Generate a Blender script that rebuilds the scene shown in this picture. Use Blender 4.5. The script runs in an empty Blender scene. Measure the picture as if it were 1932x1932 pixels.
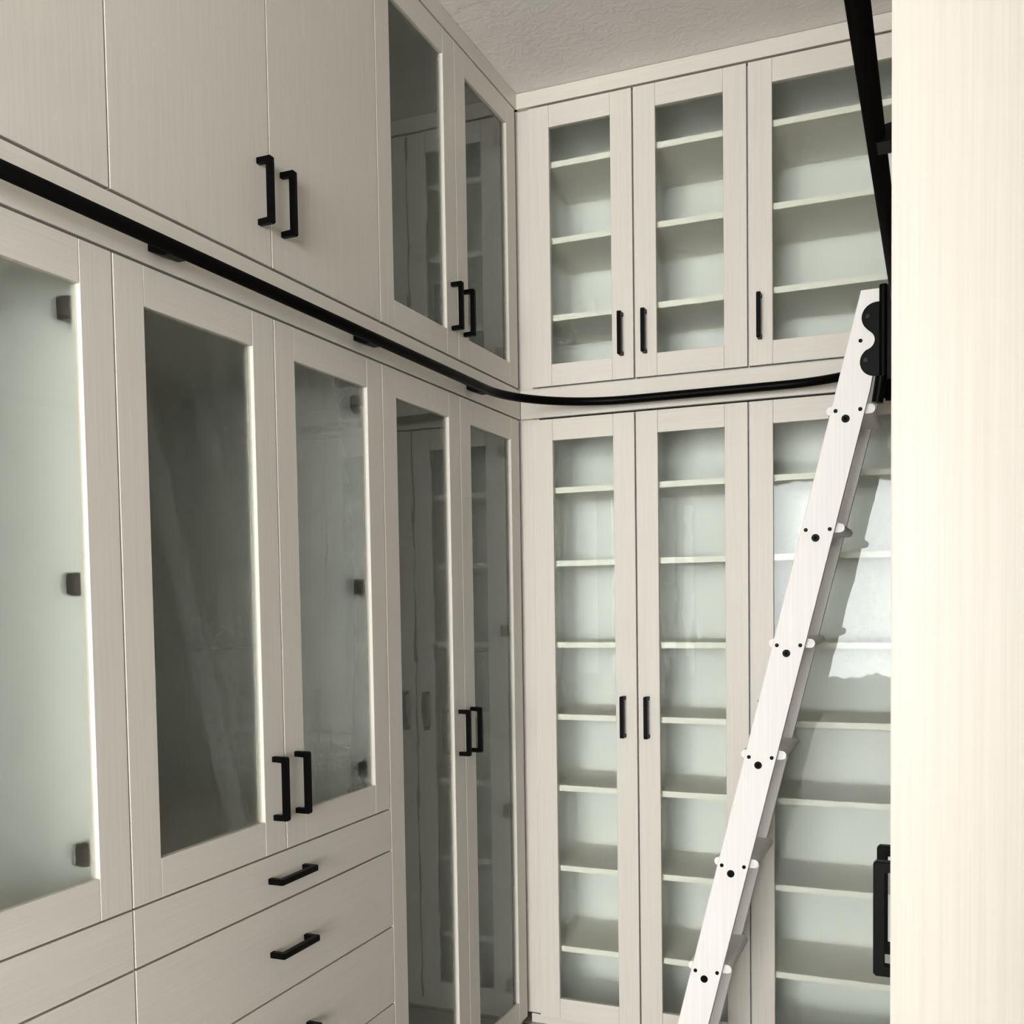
import bpy, bmesh, math, random
from mathutils import Vector, Matrix
random.seed(7)
S = bpy.context.scene
COL = S.collection
PI = math.pi

# ------------------------------------------------------------------ camera
YAW, PITCH, ROLL = 0.393701211, -0.0463298071, -0.0153284408
CAM = Vector((1.27657, -3.17643, 1.40))
FPX, CY = 1933.81, 1222.905
fwd = Vector((-math.sin(YAW) * math.cos(PITCH), math.cos(YAW) * math.cos(PITCH), math.sin(PITCH)))
r0 = Vector((math.cos(YAW), math.sin(YAW), 0))
u0 = r0.cross(fwd)
rgt = math.cos(ROLL) * r0 + math.sin(ROLL) * u0
upv = -math.sin(ROLL) * r0 + math.cos(ROLL) * u0
cd = bpy.data.cameras.new('camera')
cam = bpy.data.objects.new('camera', cd)
COL.objects.link(cam)
cd.sensor_fit = 'HORIZONTAL'
cd.sensor_width = 36.0
cd.lens = FPX / 1932 * 36.0
cd.shift_y = (CY - 966) / 1932
cd.clip_start = 0.02
cam.matrix_world = Matrix(((rgt.x, upv.x, -fwd.x, CAM.x), (rgt.y, upv.y, -fwd.y, CAM.y), (rgt.z, upv.z, -fwd.z, CAM.z), (0, 0, 0, 1)))
S.camera = cam

# ------------------------------------------------------------------ world, lights, exposure
W = bpy.data.worlds.new('world')
S.world = W
W.use_nodes = True
bg = W.node_tree.nodes['Background']
bg.inputs[0].default_value = (0.80, 0.90, 1.0, 1)
bg.inputs[1].default_value = 3.0

YR = -10.0                        # rear wall (behind the camera)
WIN1 = (-0.75, 6.90, 0.36, 2.85)  # x0, x1, z0, z1 of the large window
WIN2 = (-2.08, -1.62, 2.15, 2.78)


def area(name, loc, sx, sy, power, color, rot=(PI / 2, 0, 0)):
    d = bpy.data.lights.new(name, 'AREA')
    d.shape = 'RECTANGLE'
    d.size, d.size_y = sx, sy
    d.energy = power
    d.color = color
    o = bpy.data.objects.new(name, d)
    COL.objects.link(o)
    o.location = loc
    o.rotation_euler = rot      # default faces +Y, into the room
    return o


def window_light(name, loc, sx, sy, radiance, color, rot=(PI / 2, 0, 0)):
    return area(name, loc, sx, sy, radiance * PI * sx * sy, color, rot)


DAY = (1.0, 0.995, 0.985)
window_light('window_daylight', ((WIN1[0] + WIN1[1]) / 2, YR - 0.12, (WIN1[2] + WIN1[3]) / 2), WIN1[1] - WIN1[0], WIN1[3] - WIN1[2], 24.0, DAY)
window_light('window_daylight.001', ((WIN2[0] + WIN2[1]) / 2, YR - 0.12, (WIN2[2] + WIN2[3]) / 2), WIN2[1] - WIN2[0], WIN2[3] - WIN2[2], 60, (0.95, 0.98, 1.0))

S.view_settings.view_transform = 'Standard'
S.view_settings.look = 'None'
S.view_settings.gamma = 1.0
S.view_settings.use_curve_mapping = False
S.view_settings.exposure = 0.11
S.cycles.use_denoising = True
S.cycles.max_bounces = 6
S.cycles.diffuse_bounces = 3
S.cycles.glossy_bounces = 3
S.cycles.transmission_bounces = 5
S.cycles.transparent_max_bounces = 10
S.cycles.sample_clamp_indirect = 14.0
S.cycles.use_adaptive_sampling = True
S.cycles.adaptive_threshold = 0.1
S.cycles.adaptive_min_samples = 16


# ------------------------------------------------------------------ materials
def new_mat(name):
    m = bpy.data.materials.new(name)
    m.use_nodes = True
    nt = m.node_tree
    return m, nt, nt.nodes, nt.links, nt.nodes['Principled BSDF']


def plain(name, col, rough=0.5, metal=0.0, spec=0.5):
    m, nt, n, l, p = new_mat(name)
    p.inputs['Base Color'].default_value = (*col, 1)
    p.inputs['Roughness'].default_value = rough
    p.inputs['Metallic'].default_value = metal
    p.inputs['Specular IOR Level'].default_value = spec
    return m


def laminate(name, vertical, a, b, rough=0.42):
    """pale linen-grain laminate: fine streaks along the grain"""
    m, nt, n, l, p = new_mat(name)
    geo = n.new('ShaderNodeNewGeometry')
    mp = n.new('ShaderNodeMapping')
    mp.inputs['Scale'].default_value = (420, 420, 5) if vertical else (5, 5, 420)
    l.new(geo.outputs['Position'], mp.inputs[0])
    t = n.new('ShaderNodeTexNoise')
    t.inputs['Scale'].default_value = 1.0
    t.inputs['Detail'].default_value = 1
    l.new(mp.outputs[0], t.inputs['Vector'])
    mp2 = n.new('ShaderNodeMapping')
    mp2.inputs['Scale'].default_value = (150, 150, 1.2) if vertical else (1.2, 1.2, 150)
    l.new(geo.outputs['Position'], mp2.inputs[0])
    t2 = n.new('ShaderNodeTexNoise')
    t2.inputs['Scale'].default_value = 1.0
    t2.inputs['Detail'].default_value = 1
    l.new(mp2.outputs[0], t2.inputs['Vector'])
    add = n.new('ShaderNodeMath')
    add.operation = 'MULTIPLY_ADD'
    add.inputs[1].default_value = 0.6
    l.new(t.outputs[0], add.inputs[0])
    mul = n.new('ShaderNodeMath')
    mul.operation = 'MULTIPLY'
    mul.inputs[1].default_value = 0.4
    l.new(t2.outputs[0], mul.inputs[0])
    l.new(mul.outputs[0], add.inputs[2])
    cr = n.new('ShaderNodeValToRGB')
    cr.color_ramp.elements[0].position = 0.36
    cr.color_ramp.elements[0].color = (*a, 1)
    cr.color_ramp.elements[1].position = 0.62
    cr.color_ramp.elements[1].color = (*b, 1)
    l.new(add.outputs[0], cr.inputs[0])
    l.new(cr.outputs[0], p.inputs['Base Color'])
    p.inputs['Roughness'].default_value = rough
    p.inputs['Specular IOR Level'].default_value = 0.35
    bp = n.new('ShaderNodeBump')
    bp.inputs['Strength'].default_value = 0.04
    bp.inputs['Distance'].default_value = 0.001
    l.new(add.outputs[0], bp.inputs['Height'])
    return m


LAM_V = laminate('laminate_vertical', True, (0.662, 0.617, 0.547), (0.702, 0.657, 0.587))
LAM_H = laminate('laminate_horizontal', False, (0.662, 0.617, 0.547), (0.702, 0.657, 0.587))
MELAMINE = plain('white_melamine', (0.875, 0.875, 0.845), 0.5)
SHELF_EDGE = plain('shelf_laminate', (0.84, 0.81, 0.74), 0.45)
BLACK = plain('black_metal', (0.0012, 0.0011, 0.001), 0.4, 0.0, 0.07)
HINGE_METAL = plain('dark_hinge_metal', (0.10, 0.09, 0.08), 0.4, 0.6)
STEEL = plain('screw_steel', (0.006, 0.006, 0.006), 0.4, 0.0, 0.2)
PAINT = plain('wall_paint', (0.45, 0.44, 0.43), 0.7)
LADDER = laminate('ladder_whitewash', True, (0.84, 0.81, 0.785), (0.89, 0.86, 0.835), 0.5)
FRAME_PAINT = plain('window_frame_paint', (0.86, 0.85, 0.83), 0.45)
RUBBER = plain('wheel_rubber', (0.0015, 0.0015, 0.0015), 0.7, 0.0, 0.05)


def ceiling_material():
    m, nt, n, l, p = new_mat('knockdown_plaster')
    p.inputs['Base Color'].default_value = (0.90, 0.86, 0.82, 1)
    p.inputs['Roughness'].default_value = 0.85
    geo = n.new('ShaderNodeNewGeometry')
    t = n.new('ShaderNodeTexNoise')
    t.inputs['Scale'].default_value = 22
    t.inputs['Detail'].default_value = 5
    t.inputs['Distortion'].default_value = 1.2
    l.new(geo.outputs['Position'], t.inputs['Vector'])
    cr = n.new('ShaderNodeValToRGB')
    cr.color_ramp.elements[0].position = 0.46
    cr.color_ramp.elements[1].position = 0.56
    l.new(t.outputs[0], cr.inputs[0])
    bp = n.new('ShaderNodeBump')
    bp.inputs['Strength'].default_value = 0.2
    bp.inputs['Distance'].default_value = 0.003
    l.new(cr.outputs[0], bp.inputs['Height'])
    l.new(bp.outputs[0], p.inputs['Normal'])
    return m


def floor_material():
    m, nt, n, l, p = new_mat('dark_plank_floor')
    geo = n.new('ShaderNodeNewGeometry')
    b = n.new('ShaderNodeTexBrick')
    b.inputs['Scale'].default_value = 1.0
    b.inputs['Brick Width'].default_value = 1.4
    b.inputs['Row Height'].default_value = 0.16
    b.inputs['Mortar Size'].default_value = 0.003
    b.inputs['Color1'].default_value = (0.44, 0.385, 0.325, 1)
    b.inputs['Color2'].default_value = (0.50, 0.44, 0.375, 1)
    b.inputs['Mortar'].default_value = (0.03, 0.02, 0.015, 1)
    l.new(geo.outputs['Position'], b.inputs['Vector'])
    l.new(b.outputs[0], p.inputs['Base Color'])
    p.inputs['Roughness'].default_value = 0.4
    return m


def glass_material(name, tint, clear, rough, bump, reflect=True, f0=0.02, ior=1.08):
    """obscure glass: smooth-ish wavy reflection on a satin pane, part clear, part blurred"""
    m, nt, n, l, p = new_mat(name)
    n.remove(p)
    out = n['Material Output']
    tr = n.new('ShaderNodeBsdfTransparent')
    tr.inputs[0].default_value = (*tint, 1)
    rf = n.new('ShaderNodeBsdfRefraction')
    rf.inputs['Color'].default_value = (*tint, 1)
    rf.inputs['Roughness'].default_value = rough
    rf.inputs['IOR'].default_value = ior
    mx = n.new('ShaderNodeMixShader')
    mx.inputs[0].default_value = 1 - clear
    l.new(tr.outputs[0], mx.inputs[1])
    l.new(rf.outputs[0], mx.inputs[2])
    if not reflect:
        l.new(mx.outputs[0], out.inputs[0])
        return m
    geo = n.new('ShaderNodeNewGeometry')
    mp = n.new('ShaderNodeMapping')
    mp.inputs['Scale'].default_value = (26, 26, 16)
    l.new(geo.outputs['Position'], mp.inputs[0])
    t = n.new('ShaderNodeTexNoise')
    t.inputs['Scale'].default_value = 1.0
    t.inputs['Detail'].default_value = 1.0
    l.new(mp.outputs[0], t.inputs['Vector'])
    bp = n.new('ShaderNodeBump')
    bp.inputs['Strength'].default_value = bump
    bp.inputs['Distance'].default_value = 0.002
    l.new(t.outputs[0], bp.inputs['Height'])
    gl = n.new('ShaderNodeBsdfGlossy')
    gl.inputs['Roughness'].default_value = 0.02
    gl.inputs['Color'].default_value = (0.95, 0.97, 0.96, 1)
    if bump > 0:
        l.new(bp.outputs[0], gl.inputs['Normal'])
    # same reflectance seen from either side of the thin pane (Schlick)
    dt = n.new('ShaderNodeVectorMath')
    dt.operation = 'DOT_PRODUCT'
    l.new(geo.outputs['Incoming'], dt.inputs[0])
    l.new(geo.outputs['Normal'], dt.inputs[1])
    prev = dt.outputs['Value']
    for op, v in (('ABSOLUTE', None), ('SUBTRACT', 'rev'), ('POWER', 5.0), ('MULTIPLY_ADD', 1 - f0)):
        k = n.new('ShaderNodeMath')
        k.operation = op
        if v == 'rev':
            k.inputs[0].default_value = 1.0
            l.new(prev, k.inputs[1])
        else:
            l.new(prev, k.inputs[0])
            if v is not None:
                k.inputs[1].default_value = v
            if op == 'MULTIPLY_ADD':
                k.inputs[2].default_value = f0
        prev = k.outputs[0]
    mx2 = n.new('ShaderNodeMixShader')
    l.new(prev, mx2.inputs[0])
    l.new(mx.outputs[0], mx2.inputs[1])
    l.new(gl.outputs[0], mx2.inputs[2])
    l.new(mx2.outputs[0], out.inputs[0])
    return m


GLASS = glass_material('satin_wavy_glass', (0.972, 0.986, 0.964), 1.0, 0.16, 0.07)
GLASS_BACK = glass_material('satin_glass_back', (0.972, 0.986, 0.964), 0.6, 0.5, 0.0, False)
FROST_BACK = glass_material('frosted_glass_back', (0.972, 0.986, 0.964), 0.32, 0.6, 0.0, False, ior=1.17)
WINDOW_GLASS = glass_material('window_glass', (0.97, 0.98, 0.98), 1.0, 0.05, 0.0)
CEIL = ceiling_material()
FLOOR = floor_material()


# ------------------------------------------------------------------ mesh helpers
def obj(name, bm, mat, parent=None, smooth=False):
    """link a bmesh given in world coordinates as one mesh object under parent"""
    me = bpy.data.meshes.new(name)
    off = Vector((0, 0, 0))
    q = parent
    while q is not None:
        off += q.location
        q = q.parent
    if off.length > 0:
        bmesh.ops.translate(bm, verts=bm.verts, vec=-off)
    bmesh.ops.recalc_face_normals(bm, faces=bm.faces)
    bm.to_mesh(me)
    bm.free()
    me.materials.append(mat)
    if smooth:
        for f in me.polygons:
            f.use_smooth = True
    o = bpy.data.objects.new(name, me)
    COL.objects.link(o)
    o.parent = parent
    return o


def add_box(bm, x0, x1, y0, y1, z0, z1, bev=0.0):
    if x0 > x1: x0, x1 = x1, x0
    if y0 > y1: y0, y1 = y1, y0
    r = bmesh.ops.create_cube(bm, size=1)
    vs = r['verts']
    for v in vs:
        v.co = Vector(((x0 + x1) / 2 + v.co.x * (x1 - x0), (y0 + y1) / 2 + v.co.y * (y1 - y0), (z0 + z1) / 2 + v.co.z * (z1 - z0)))
    if bev:
        es = list({e for v in vs for e in v.link_edges})
        bmesh.ops.bevel(bm, geom=es, offset=bev, segments=1, affect='EDGES')


def box(name, x0, x1, y0, y1, z0, z1, mat, parent=None, bev=0.0):
    bm = bmesh.new()
    add_box(bm, x0, x1, y0, y1, z0, z1, bev)
    return obj(name, bm, mat, parent)


def prism(bm, pts, vec, bev=0.0):
    """pts: 3D outline, extruded by vec"""
    vec = Vector(vec)
    a = [bm.verts.new(p) for p in pts]
    b = [bm.verts.new(Vector(p) + vec) for p in pts]
    n = len(pts)
    fs = [bm.faces.new(a), bm.faces.new(b[::-1])]
    for i in range(n):
        fs.append(bm.faces.new((a[i], b[i], b[(i + 1) % n], a[(i + 1) % n])))
    if bev:
        es = list({e for f in fs[:2] for e in f.edges})
        bmesh.ops.bevel(bm, geom=es, offset=bev, segments=1, affect='EDGES')


def cyl(bm, p, q, r, n=20, bev=0.0):
    p, q = Vector(p), Vector(q)
    ax = (q - p).normalized()
    e1 = ax.orthogonal().normalized()
    e2 = ax.cross(e1)
    prism(bm, [p + r * (math.cos(2 * PI * i / n) * e1 + math.sin(2 * PI * i / n) * e2) for i in range(n)], q - p, bev)


def sweep(bm, path, r, n=16):
    rings = []
    for i, p in enumerate(path):
        t = (path[min(i + 1, len(path) - 1)] - path[max(i - 1, 0)]).normalized()
        s = Vector((0, 0, 1)).cross(t).normalized()
        rings.append([bm.verts.new(p + r * (math.cos(2 * PI * k / n) * s + math.sin(2 * PI * k / n) * Vector((0, 0, 1)))) for k in range(n)])
    for a, b in zip(rings, rings[1:]):
        for k in range(n):
            bm.faces.new((a[k], a[(k + 1) % n], b[(k + 1) % n], b[k]))
    bm.faces.new(rings[0])
    bm.faces.new(rings[-1][::-1])


def empty(name, loc, parent=None):
    o = bpy.data.objects.new(name, None)
    COL.objects.link(o)
    o.location = loc
    o.parent = parent
    o.empty_display_size = 0.1
    return o


def tag(o, label, cat, group=None):
    o['label'] = label
    o['category'] = cat
    if group:
        o['group'] = group
    return o


def struct(o, label=None):
    o['kind'] = 'structure'
    if label:
        o['label'] = label
    return o


# ------------------------------------------------------------------ dimensions
FZ, CZ = -0.04, 3.05                    # floor, ceiling
Z_LOW, Z_DOOR_B = -0.0085, 0.8783       # bottom of tall doors, bottom of doors above drawers
Z_LT, Z_UB, Z_UT = 1.9937, 2.0954, 2.9958
XR = 1.245                              # face of the right-hand row
DT = 0.019                              # door thickness
FR = 0.0725                             # stile / rail width
GAPS = {'L': 0.0016, 'B': 0.0026, 'R': 0.0016}   # half the joint between doors
DEPTH_L, DEPTH_B, DEPTH_R = 0.60, 0.36, 0.60


def mapper(row):
    if row == 'L':
        return lambda u, d, z: (d, u, z)
    if row == 'B':
        return lambda u, d, z: (u, -d, z)
    return lambda u, d, z: (XR - d, u, z)


def rbox(row, name, u0, u1, d0, d1, z0, z1, mat, parent=None, bev=0.0):
    M = mapper(row)
    a, b = M(u0, d0, z0), M(u1, d1, z1)
    return box(name, a[0], b[0], a[1], b[1], a[2], b[2], mat, parent, bev)


# ------------------------------------------------------------------ room shell
XL_WALL, YB_WALL, XR_WALL = -0.625, 0.385, 1.872
XRL, XRR = -2.8, 7.4                   # the wider room behind the camera
YJ = -2.745                            # where the closet opens into it


def sbox(name, *a, mat=PAINT, label=None):
    return struct(box(name, *a, mat), label)


sbox('floor', XRL - .1, XRR + .1, YR - .1, YB_WALL + .1, FZ - .1, FZ, mat=FLOOR, label='dark wood plank floor')
sbox('ceiling', XRL - .1, XRR + .1, YR - .1, YB_WALL + .1, CZ, CZ + .1, mat=CEIL, label='textured plaster ceiling')
sbox('wall_left', XL_WALL - .1, XL_WALL, YJ, YB_WALL + .1, FZ, CZ)
sbox('wall_back', XL_WALL, XR_WALL, YB_WALL, YB_WALL + .1, FZ, CZ)
sbox('wall_right', XR_WALL, XR_WALL + .1, YJ + .37, YB_WALL + .1, FZ, CZ)
sbox('wall_left_return', XRL, XL_WALL - .1, YJ, YJ + .1, FZ, CZ)
sbox('wall_right_return', XR_WALL + .1, XRR, YJ + .37, YJ + .47, FZ, CZ)
sbox('wall_left_rear', XRL - .1, XRL, YR, YJ + .1, FZ, CZ)
sbox('wall_right_rear', XRR, XRR + .1, YR, YJ + .47, FZ, CZ)
sbox('wall_light_blocker', 1.30, XRR, -3.7, -3.6, FZ, CZ)  # unseen wall added to hold part of the window light off the end panel
bm = bmesh.new()
xs = [XRL - .1, WIN2[0], WIN2[1], WIN1[0], WIN1[1], XRR + .1]
for i in range(5):
    if i == 1: rg = ((FZ, WIN2[2]), (WIN2[3], CZ))
    elif i == 3: rg = ((FZ, WIN1[2]), (WIN1[3], CZ))
    else: rg = ((FZ, CZ),)
    for z0, z1 in rg:
        add_box(bm, xs[i], xs[i + 1], YR - .1, YR, z0, z1)
struct(obj('wall_rear', bm, PAINT))


def window(name, w):
    e = struct(empty(name, ((w[0] + w[1]) / 2, YR, w[2])))
    x0, x1, z0, z1 = w
    t = 0.045
    for a in ((x0, x0 + t, z0, z1), (x1 - t, x1, z0, z1), (x0 + t, x1 - t, z0, z0 + t), (x0 + t, x1 - t, z1 - t, z1)):
        box('window_frame', a[0], a[1], YR - .08, YR + .012, a[2], a[3], FRAME_PAINT, e, 0.003)
    box('pane', x0 + t, x1 - t, YR - .05, YR - .045, z0 + t, z1 - t, WINDOW_GLASS, e)
    return e


window('window_1', WIN1)
window('window_2', WIN2)

# left row columns (u = Y), back row columns (u = X), right row columns (u = Y)
VL = [-2.722, -2.272, -1.8204, -1.3682, -0.9197, -0.4693, -0.013]
VB = [0.0391, 0.3902, 0.7452, 1.236]
VR = [-2.340, -1.890, -1.440, -0.990, -0.540, -0.075]

n_trim = [0]


def trim(row, u0, u1, d0, d1, z0, z1, mat=LAM_H, bev=0.0012, label=None):
    n_trim[0] += 1
    return struct(rbox(row, 'trim_%d' % n_trim[0], u0, u1, d0, d1, z0, z1, mat, None, bev), label)


G2 = 0.0038
SIDE = {'L': 'left', 'B': 'far', 'R': 'right'}
for row, u0, u1 in (('L', VL[0], 0.0), ('B', 0.0006, XR - .0006), ('R', VR[0], 0.0)):
    trim(row, u0, u1, -DT, 0.0, Z_LT + G2, Z_UB - G2, label='flat fascia board behind the ladder rail on the %s row' % SIDE[row])
    trim(row, u0, u1 if row != 'L' else 0.0, -DT, 0.0015, Z_UT + G2, CZ - .001, label='flat crown board under the ceiling on the %s row' % SIDE[row])
# recessed corner fillers between the left row and the back row
for z0, z1 in ((Z_LOW, Z_LT), (Z_UB, Z_UT)):
    trim('B', -0.03, VB[0] + 0.02, -0.036, -DT - .001, z0 + (G2 if z0 < 1 else -.006), z1 + .008, LAM_V, label='narrow %s filler strip in the far left corner' % ('lower' if z0 < 1 else 'upper'))
    trim('B', VB[3] - .02, XR + .01, -0.036, -DT - .001, z0 + G2, z1 - G2, LAM_V)
    trim('R', VR[5] - .01, -.001, -0.036, -DT - .001, z0 + G2, z1 - G2, LAM_V)
struct(rbox('L', 'baseboard_left', VL[0], 0.0, -.04, -DT - .006, FZ, Z_LOW - .002, LAM_H))
struct(rbox('B', 'baseboard_back', 0.0, XR, -.04, -DT - .006, FZ, Z_LOW - .002, LAM_H))
struct(rbox('R', 'baseboard_right', VR[0], 0.0, -.04, -DT - .006, FZ, Z_LOW - .002, LAM_H))


# ------------------------------------------------------------------ cabinet builders
def add_handle(row, parent, u, z, horizontal=False):
    """square black bar pull: two posts and a bar, one U-shaped piece; (u, z) is its centre"""
    M = mapper(row)
    L, out, tb, w = 0.134, 0.036, 0.0115, 0.0125
    prof = [(-L / 2, 0.0003), (-L / 2, out - .003), (-L / 2 + .003, out), (L / 2 - .003, out), (L / 2, out - .003), (L / 2, 0.0003), (L / 2 - tb, 0.0003),
            (L / 2 - tb, out - tb), (-L / 2 + tb, out - tb), (-L / 2 + tb, 0.0003)]
    bm = bmesh.new()
    if horizontal:
        pts = [M(u + s, d, z - w / 2) for s, d in prof]
        vec = (0, 0, w)
    else:
        pts = [M(u - w / 2, d, z + s) for s, d in prof]
        vec = Vector(M(u + w / 2, 0, 0)) - Vector(M(u - w / 2, 0, 0))
    prism(bm, pts, vec, 0.0009)
    o = obj('handle', bm, BLACK, parent)
    o['label'] = 'square black bar handle'
    return o


def glass_door(row, cab, u0, u1, z0, z1, handle_u, handle_z, hinge_side, hinge_zs):
    M = mapper(row)
    GAP = GAPS[row]
    a0, a1, b0, b1 = u0 + GAP, u1 - GAP, z0 + GAP, z1 - GAP
    d = empty('door', Vector(M((u0 + u1) / 2, 0, z0)) - Vector(cab.location), cab)
    i0, i1 = u0 + FR, u1 - FR
    j0, j1 = z0 + FR, z1 - FR
    for s0, s1 in ((a0, i0), (i1, a1)):
        rbox(row, 'stile', s0, s1, -DT, 0, b0, b1, LAM_V, d, 0.0009)
    for t0, t1 in ((b0, j0), (j1, b1)):
        rbox(row, 'rail', i0 + .0004, i1 - .0004, -DT, -.0002, t0, t1, LAM_H, d, 0.0009)
    p = rbox(row, 'glass_pane', i0 - .0005, i1 + .0005, -.0125, -.0085, j0 - .0005, j1 + .0005, GLASS, d)
    p['label'] = 'obscure glass pane'
    p.data.materials.append(GLASS_BACK if row == 'B' else FROST_BACK)
    outw = Vector(M(0, 1, 0)) - Vector(M(0, 0, 0))
    for f in p.data.polygons:
        f.material_index = 0 if f.normal.dot(outw) > .9 else 1
    if handle_u is not None:
        add_handle(row, d, handle_u, handle_z)
    for hz in hinge_zs:
        e = i1 if hinge_side > 0 else i0
        s = hinge_side
        bm = bmesh.new()
        q = [M(e + s * .030, -.0195, hz), M(e - s * .009, -.046, hz)]
        add_box(bm, q[0][0], q[1][0], q[0][1], q[1][1], hz - .019, hz + .019, 0.004)
        q = [M(e + s * .030, -.040, hz), M(e + s * .062, -.058, hz)]
        add_box(bm, q[0][0], q[1][0], q[0][1], q[1][1], hz - .010, hz + .010, 0.002)
        obj('hinge', bm, HINGE_METAL, d)
    return d


def slab_door(row, cab, u0, u1, z0, z1, handle_u, handle_z):
    GAP = GAPS[row]
    o = rbox(row, 'door', u0 + GAP, u1 - GAP, -DT, 0, z0 + GAP, z1 - GAP, LAM_V, cab, 0.0009)
    if handle_u is not None:
        h = add_handle(row, None, handle_u, handle_z)
        h.parent = o
        h.location = -Vector(cab.location)
    return o


def drawer(row, cab, u0, u1, z0, z1):
    GAP = GAPS[row]
    o = rbox(row, 'drawer_front', u0 + GAP, u1 - GAP, -DT, 0, z0 + GAP + .0005, z1 - GAP - .0005, LAM_H, cab, 0.0009)
    h = add_handle(row, None, (u0 + u1) / 2, 0, True)
    h.parent = o
    h.location = Vector((0, 0, z1 - 0.0515 if z1 - z0 < .15 else z1 - .1)) - Vector(cab.location)
    return o


def carcass(row, name, label, u0, u1, z0, z1, depth, shelves=(), added_divider=None, floor_z=None):
    M = mapper(row)
    base = M((u0 + u1) / 2, -depth / 2, z0 if floor_z is None else floor_z)
    cab = tag(empty(name, base), label, 'cabinet')
    t, f = 0.018, -DT - (.006 if row == 'B' else .012)
    w0, w1 = u0 + .0005, u1 - .0005
    rbox(row, 'side_panel', w0, w0 + t, -depth, f, z0, z1, MELAMINE, cab)
    rbox(row, 'side_panel', w1 - t, w1, -depth, f, z0, z1, MELAMINE, cab)
    rbox(row, 'back_panel', w0 + t, w1 - t, -depth, -depth + .008, z0, z1, MELAMINE, cab)
    rbox(row, 'top_panel', w0 + t, w1 - t, -depth + .008, f, z1 - t, z1, MELAMINE, cab)
    rbox(row, 'bottom_panel', w0 + t, w1 - t, -depth + .008, f, z0, z0 + t, MELAMINE, cab)
    if added_divider is not None:
        rbox(row, 'added_divider', added_divider - t / 2, added_divider + t / 2, -depth + .008, f, z0 + t, z1 - t, MELAMINE, cab)  # added behind the joint of a door pair to make the gap dark
    for s in shelves:
        spans = [(w0 + t, w1 - t)] if added_divider is None else [(w0 + t, added_divider - t / 2), (added_divider + t / 2, w1 - t)]
        for s0, s1 in spans:
            rbox(row, 'shelf', s0 + .001, s1 - .001, -depth + .009, f - .002, s - .0195, s, SHELF_EDGE, cab, 0.001)
    return cab


HU, HT, HL = 2.2365, 1.0195, 1.0165      # handle centre heights
OFF = 0.040

# ------------------------------------------------------------------ left row
DRAWERS = [(0.7722, Z_DOOR_B), (0.5769, 0.7722), (0.3790, 0.5769), (0.1810, 0.3790), (Z_LOW, 0.1810)]
for k, (i, lab) in enumerate(((0, 'lower cabinet at the left edge with bright pale glass door over drawers'),
                              (2, 'lower cabinet with two glass doors above wide handled drawers'))):
    u0, um, u1 = VL[i], VL[i + 1], VL[i + 2]
    cab = carcass('L', 'drawer_cabinet', lab, u0, u1, Z_LOW, Z_LT, DEPTH_L, shelves=(Z_DOOR_B + .008,))
    hz = (1.885, 1.438, 0.988)
    glass_door('L', cab, u0, um, Z_DOOR_B, Z_LT, um - OFF, HL, -1, hz)
    glass_door('L', cab, um, u1, Z_DOOR_B, Z_LT, um + OFF, HL, 1, hz)
    for z0, z1 in DRAWERS:
        drawer('L', cab, u0, u1, z0, z1)
cab = carcass('L', 'tall_cabinet', 'tall narrow cabinet with two glass doors in the left corner below the rail', VL[4], VL[6], Z_LOW, Z_LT, DEPTH_L)
hz = (1.888, 1.301, 0.704, 0.112)
glass_door('L', cab, VL[4], VL[5], Z_LOW, Z_LT, VL[5] - OFF, HT + .001, -1, hz)
glass_door('L', cab, VL[5], VL[6], Z_LOW, Z_LT, VL[5] + OFF, HT + .001, 1, hz)

for i, lab in ((0, 'upper cabinet with plain slab doors in the top left corner of the view'),
               (2, 'upper cabinet with plain slab doors and a pair of black bar handles')):
    u0, um, u1 = VL[i], VL[i + 1], VL[i + 2]
    cab = carcass('L', 'upper_cabinet', lab, u0, u1, Z_UB, Z_UT, DEPTH_L, shelves=(2.55,))
    slab_door('L', cab, u0, um, Z_UB, Z_UT, um - OFF, HU)
    slab_door('L', cab, um, u1, Z_UB, Z_UT, um + OFF, HU)
cab = carcass('L', 'upper_cabinet', 'upper cabinet with two dark glass doors beside the ceiling corner', VL[4], VL[6], Z_UB, Z_UT, DEPTH_L)
hz = (2.889, 2.20)
glass_door('L', cab, VL[4], VL[5], Z_UB, Z_UT, VL[5] - OFF, HU, -1, hz)
glass_door('L', cab, VL[5], VL[6], Z_UB, Z_UT, VL[5] + OFF, HU, 1, hz)

# ------------------------------------------------------------------ back row
SH_LOW = (1.7705, 1.530, 1.260, 1.020, 0.781, 0.510, 0.236)
SH_UP = (2.824, 2.580, 2.332)
cab = carcass('B', 'shoe_cabinet', 'tall shelved cabinet with two narrow glass doors on the far wall', VB[0], VB[2], Z_LOW, Z_LT, DEPTH_B, SH_LOW, VB[1])
glass_door('B', cab, VB[0], VB[1], Z_LOW, Z_LT, VB[1] - OFF - .004, HT + .002, -1, ())
glass_door('B', cab, VB[1], VB[2], Z_LOW, Z_LT, VB[1] + OFF - .006, HT + .002, 1, ())
cab = carcass('B', 'shoe_cabinet', 'tall shelved cabinet with one wide glass door behind the ladder', VB[2], VB[3], Z_LOW, Z_LT, DEPTH_B, SH_LOW)
glass_door('B', cab, VB[2], VB[3], Z_LOW, Z_LT, VB[2] + OFF - .004, HT + .002, 1, ())
cab = carcass('B', 'upper_shelf_cabinet', 'upper shelved cabinet with two narrow glass doors on the far wall', VB[0], VB[2], Z_UB, Z_UT, DEPTH_B, SH_UP, VB[1])
glass_door('B', cab, VB[0], VB[1], Z_UB, Z_UT, VB[1] - OFF, HU, -1, ())
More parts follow.
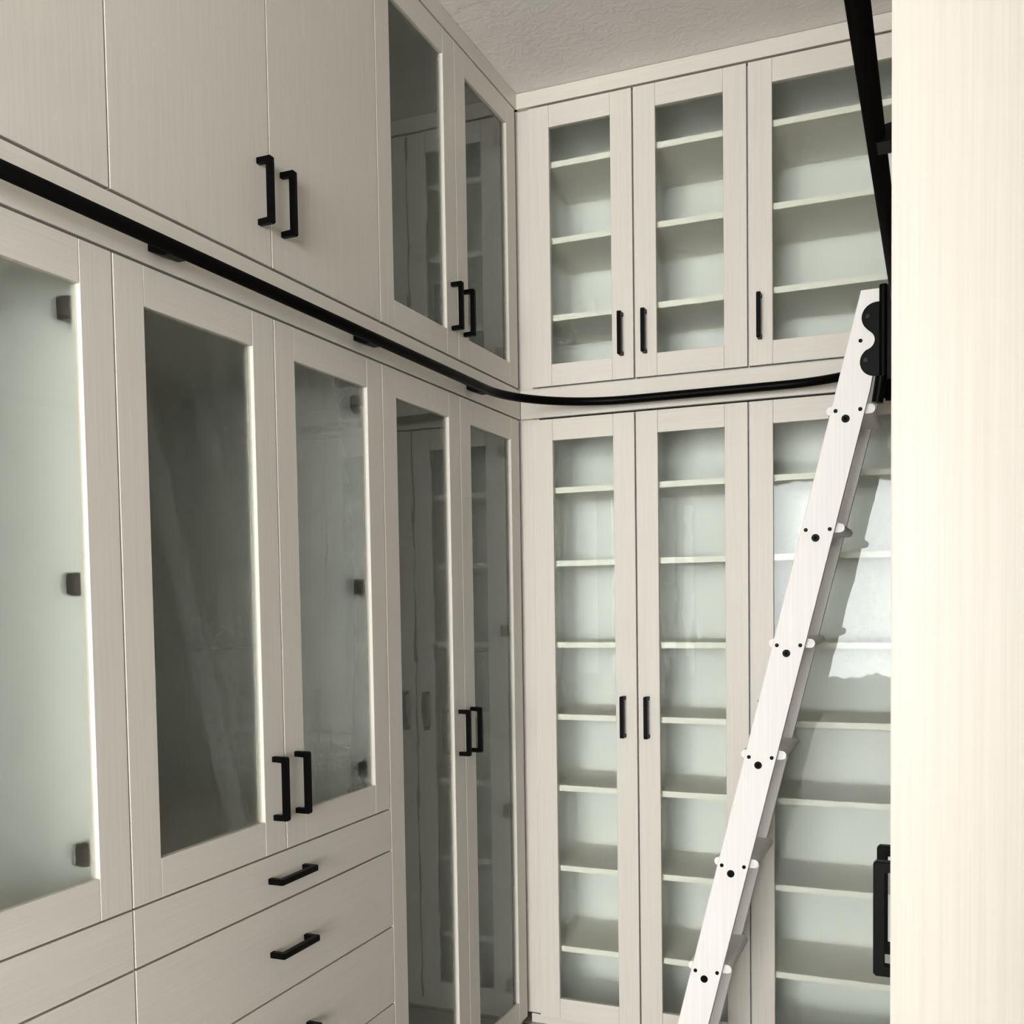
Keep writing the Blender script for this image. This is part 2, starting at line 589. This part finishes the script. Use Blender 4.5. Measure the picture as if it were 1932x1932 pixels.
glass_door('B', cab, VB[1], VB[2], Z_UB, Z_UT, VB[1] + OFF - .004, HU, 1, ())
cab = carcass('B', 'upper_shelf_cabinet', 'upper shelved cabinet with one wide glass door above the ladder top', VB[2], VB[3], Z_UB, Z_UT, DEPTH_B, SH_UP)
glass_door('B', cab, VB[2], VB[3], Z_UB, Z_UT, VB[2] + OFF - .004, HU + .004, 1, ())

# ------------------------------------------------------------------ right row (seen past the end panel and in reflections)
cab = carcass('R', 'tall_cabinet', 'right-hand tall cabinet whose black handles show beside the near panel', VR[0], VR[2], Z_LOW, Z_LT, DEPTH_R)
glass_door('R', cab, VR[0], VR[1], Z_LOW, Z_LT, VR[1] - OFF, HT + .006, -1, ())
glass_door('R', cab, VR[1], VR[2], Z_LOW, Z_LT, VR[1] + OFF, HT + .006, 1, ())
cab = carcass('R', 'tall_cabinet', 'right-hand tall cabinet hidden behind the near panel, beside the ladder', VR[2], VR[4], Z_LOW, Z_LT, DEPTH_R)
glass_door('R', cab, VR[2], VR[3], Z_LOW, Z_LT, VR[3] - OFF, HT, -1, ())
glass_door('R', cab, VR[3], VR[4], Z_LOW, Z_LT, VR[3] + OFF, HT, 1, ())
cab = carcass('R', 'tall_cabinet', 'right-hand tall cabinet with a single door in the far right corner', VR[4], VR[5], Z_LOW, Z_LT, DEPTH_R)
glass_door('R', cab, VR[4], VR[5], Z_LOW, Z_LT, None, 0, 1, ())
for i, lab in ((0, 'right-hand upper cabinet nearest the end panel, above the rail'), (2, 'right-hand upper cabinet above the ladder')):
    cab = carcass('R', 'upper_cabinet', lab, VR[i], VR[i + 2], Z_UB, Z_UT, DEPTH_R)
    slab_door('R', cab, VR[i], VR[i + 1], Z_UB, Z_UT, VR[i + 1] - OFF, HU)
    slab_door('R', cab, VR[i + 1], VR[i + 2], Z_UB, Z_UT, VR[i + 1] + OFF, HU)
cab = carcass('R', 'upper_cabinet', 'right-hand upper cabinet with a single door in the far right corner', VR[4], VR[5], Z_UB, Z_UT, DEPTH_R)
slab_door('R', cab, VR[4], VR[5], Z_UB, Z_UT, None, 0)

PANEL_EDGE = XR - 0.0005
tag(box('end_panel', PANEL_EDGE, XR + DEPTH_R, VR[0] - .022, VR[0] - .002, FZ + .0005, CZ - .001, LAM_V, None, 0.001),
    'bright cream wood-grain panel standing close at the right edge', 'panel')
tag(box('end_panel', -DEPTH_L, 0.0, VL[0] - .022, VL[0] - .002, FZ + .0005, CZ - .001, LAM_V, None, 0.001),
    'wood-grain panel closing the near end of the left cabinets', 'panel')

# ------------------------------------------------------------------ ladder rail
RZ, RR, RO, RB = 2.0215, 0.0130, 0.050, 0.34
rail = tag(empty('ladder_rail', (0.6, -0.4, RZ)), 'black tube rail curving around the cabinets for the rolling ladder', 'rail')
path = [Vector((RO, VL[0] + .03, RZ))]
path.append(Vector((RO, -RO - RB - .02, RZ)))
N = 20
for k in range(N + 1):
    a = PI / 2 * k / N
    path.append(Vector((RO + RB - RB * math.cos(a), -RO - RB + RB * math.sin(a), RZ)))
xr = XR - RO + .002
for k in range(N + 1):
    a = PI / 2 * k / N
    path.append(Vector((xr - RB + RB * math.sin(a), -RO - RB + RB * math.cos(a), RZ)))
path.append(Vector((xr, -RO - RB - .02, RZ)))
path.append(Vector((xr, VR[0] + .03, RZ)))
bm = bmesh.new()
sweep(bm, path, RR, 20)
obj('tube', bm, BLACK, rail, True)


def bracket(row, u):
    M = mapper(row)
    bm = bmesh.new()
    w = 0.022
    o = RO - RR * .2
    prof = [(0.0002, RZ - .0015), (0.0002, RZ + .016), (o - .012, RZ + .010), (o, RZ + .008), (o, RZ - .010), (o - .018, RZ - .0105)]
    prof = [(0.0002, RZ + .016), (o, RZ + .008), (o, RZ - .0128), (0.030, RZ - .0128), (0.0002, RZ - .0015)]
    prism(bm, [M(u - w, d, z) for d, z in prof], Vector(M(u + w, 0, 0)) - Vector(M(u - w, 0, 0)), 0.0008)
    obj('bracket', bm, BLACK, rail)


for u in (-2.36, -1.713, -1.030, -0.400):
    bracket('L', u)
for u in (-0.62, -1.10, -1.66, -2.20):
    bracket('R', u)

# ------------------------------------------------------------------ rolling ladder
LY0 = -0.500          # near face of the near stile
LW, LT = 0.310, 0.025  # overall width, stile thickness
TAN = (1.0655 - 0.7055) / (1.836 - 0.384)
ANG = math.atan(TAN)
B0 = Vector((1.0655, 0, 1.836))
STEP = (1.836 - 0.384) / 5
HW = 0.0405            # half stile width, measured level (in X)


def axis_x(z):
    return B0.x + (z - B0.z) * TAN


lad = tag(empty('library_ladder', (axis_x(FZ), LY0 + LW / 2, FZ)), 'whitewashed wooden rolling ladder leaning on the black rail', 'ladder')
ZTOP, ZBOT = 2.144, 0.07
treads_z = [B0.z - STEP * k for k in range(7)]
for y in (LY0, LY0 + LW - LT):
    bm = bmesh.new()
    prism(bm, [(axis_x(ZBOT) - HW, y, ZBOT), (axis_x(ZBOT) + HW, y, ZBOT), (axis_x(1.90) + HW, y, 1.90), (1.1445, y, 2.02), (1.1445, y, ZTOP), (axis_x(ZTOP) - HW, y, ZTOP)], (0, LT, 0), 0.0015)
    obj('stile', bm, LADDER, lad)
for z in treads_z:
    cx, zz = axis_x(z), z + .0245
    t = 0.0115
    bm = bmesh.new()
    n = 8
    pts = []
    for k in range(n + 1):
        a = -PI / 2 + PI * k / n
        pts.append((cx + .068 - t + t * math.cos(a), LY0 + LT, zz + t * math.sin(a)))
    for k in range(n + 1):
        a = PI / 2 + PI * k / n
        pts.append((cx - .048 + t + t * math.cos(a), LY0 + LT, zz + t * math.sin(a)))
    prism(bm, pts, (0, LW - 2 * LT, 0), 0.0)
    obj('tread', bm, LADDER, lad)
    bm = bmesh.new()
    cyl(bm, (cx, LY0 + LT, z), (cx, LY0 + LW - LT, z), 0.005, 12)
    obj('tie_rod', bm, STEEL, lad, True)
    for y, s in ((LY0, -1), (LY0 + LW, 1)):
        bm = bmesh.new()
        cyl(bm, (cx, y - s * .001, z), (cx, y + s * .003, z), 0.0098, 24, 0.001)
        bo = obj('bolt', bm, BLACK, lad)
        bm = bmesh.new()
        cyl(bm, (cx, y + s * .0028, z), (cx, y + s * .0033, z), 0.0045, 6)
        obj('hex_socket', bm, RUBBER, bo)
        for dx in (-.0235, .0345):
            bm = bmesh.new()
            cyl(bm, (cx + dx, y - s * .001, z + .0205), (cx + dx, y + s * .0016, z + .0205), 0.0050, 16)
            obj('screw', bm, BLACK, lad)

# hinged roller hardware at the top of both stiles
XB = 1.1535
for y, s in ((LY0, -1), (LY0 + LW, 1)):
    # plate with two round lobes
    c1, c2, rad = (1.1385, 2.0755), (1.1345, 1.9690), 0.0355
    out = []
    out.append((XB, 2.112))
    for k in range(15):
        a = PI / 2 + k / 14 * (PI * .80)
        out.append((c1[0] + rad * math.cos(a), c1[1] + rad * math.sin(a)))
    vx, vz, vr = 1.1095, 2.0215, 0.0245
    for k in range(11):
        a = PI * .36 - k / 10 * (PI * .72)
        out.append((vx + vr * math.cos(a), vz + vr * math.sin(a)))
    for k in range(15):
        a = PI * .70 + k / 14 * (PI * .80)
        out.append((c2[0] + rad * math.cos(a), c2[1] + rad * math.sin(a)))
    out.append((XB, 1.9335))
    bm = bmesh.new()
    prism(bm, [(x, y, z) for x, z in out], (0, s * .0035, 0), 0.0006)
    hp = obj('hinge_plate', bm, BLACK, lad)
    for x, z in ((1.117, 2.078), (1.1125, 1.973)):
        bm = bmesh.new()
        cyl(bm, (x, y + s * .003, z), (x, y + s * .0050, z), 0.0062, 20, 0.0008)
        cyl(bm, (x, y + s * .0048, z), (x, y + s * .0053, z), 0.0026, 6)
        obj('screw', bm, STEEL, hp)
    bm = bmesh.new()
    cyl(bm, (1.1005, y - s * .001, 2.022), (1.1005, y + s * .0016, 2.022), 0.0048, 16)
    obj('screw', bm, BLACK, lad)
    bm = bmesh.new()
    cyl(bm, (XB, y + s * .004, 1.927), (XB, y + s * .004, 2.150), 0.0098, 24, 0.001)
    if s < 0:
        cyl(bm, (XB - .014, y + s * .004, 1.868), (XB - .005, y + s * .004, 1.93), 0.0135, 20)
    hb = obj('hinge_barrel', bm, BLACK, lad)
    bm = bmesh.new()
    yc = y + s * .004
    add_box(bm, XB + .008, XB + .020, yc - .011, yc + .011, 1.925, 2.146, 0.001)
    add_box(bm, XB + .018, XB + .058, yc - .009, yc + .009, 2.070, 2.142, 0.001)
    add_box(bm, XB + .018, XB + .058, yc - .009, yc + .009, 1.915, 1.985, 0.001)
    obj('roller_carriage', bm, BLACK, lad)
    bm = bmesh.new()
    cyl(bm, (XB + .024, yc, RZ + RR + .0185), (XB + .060, yc, RZ + RR + .0185), 0.017, 20, 0.001)
    obj('roller', bm, RUBBER, lad)
# wheel brackets at the foot
for y in (LY0, LY0 + LW - LT):
    bx = axis_x(0.03)
    bm = bmesh.new()
    prism(bm, [(axis_x(.11) - .03, y - .003, .11), (axis_x(.11) + .03, y - .003, .11), (bx + .03, y - .003, .02), (bx - .03, y - .003, .02)], (0, .003, 0), .0006)
    prism(bm, [(axis_x(.11) - .03, y + LT, .11), (axis_x(.11) + .03, y + LT, .11), (bx + .03, y + LT, .02), (bx - .03, y + LT, .02)], (0, .003, 0), .0006)
    obj('wheel_fork', bm, BLACK, lad)
    bm = bmesh.new()
    cyl(bm, (bx, y + .002, FZ + .051), (bx, y + LT - .002, FZ + .051), 0.05, 32, 0.002)
    obj('wheel', bm, RUBBER, lad)
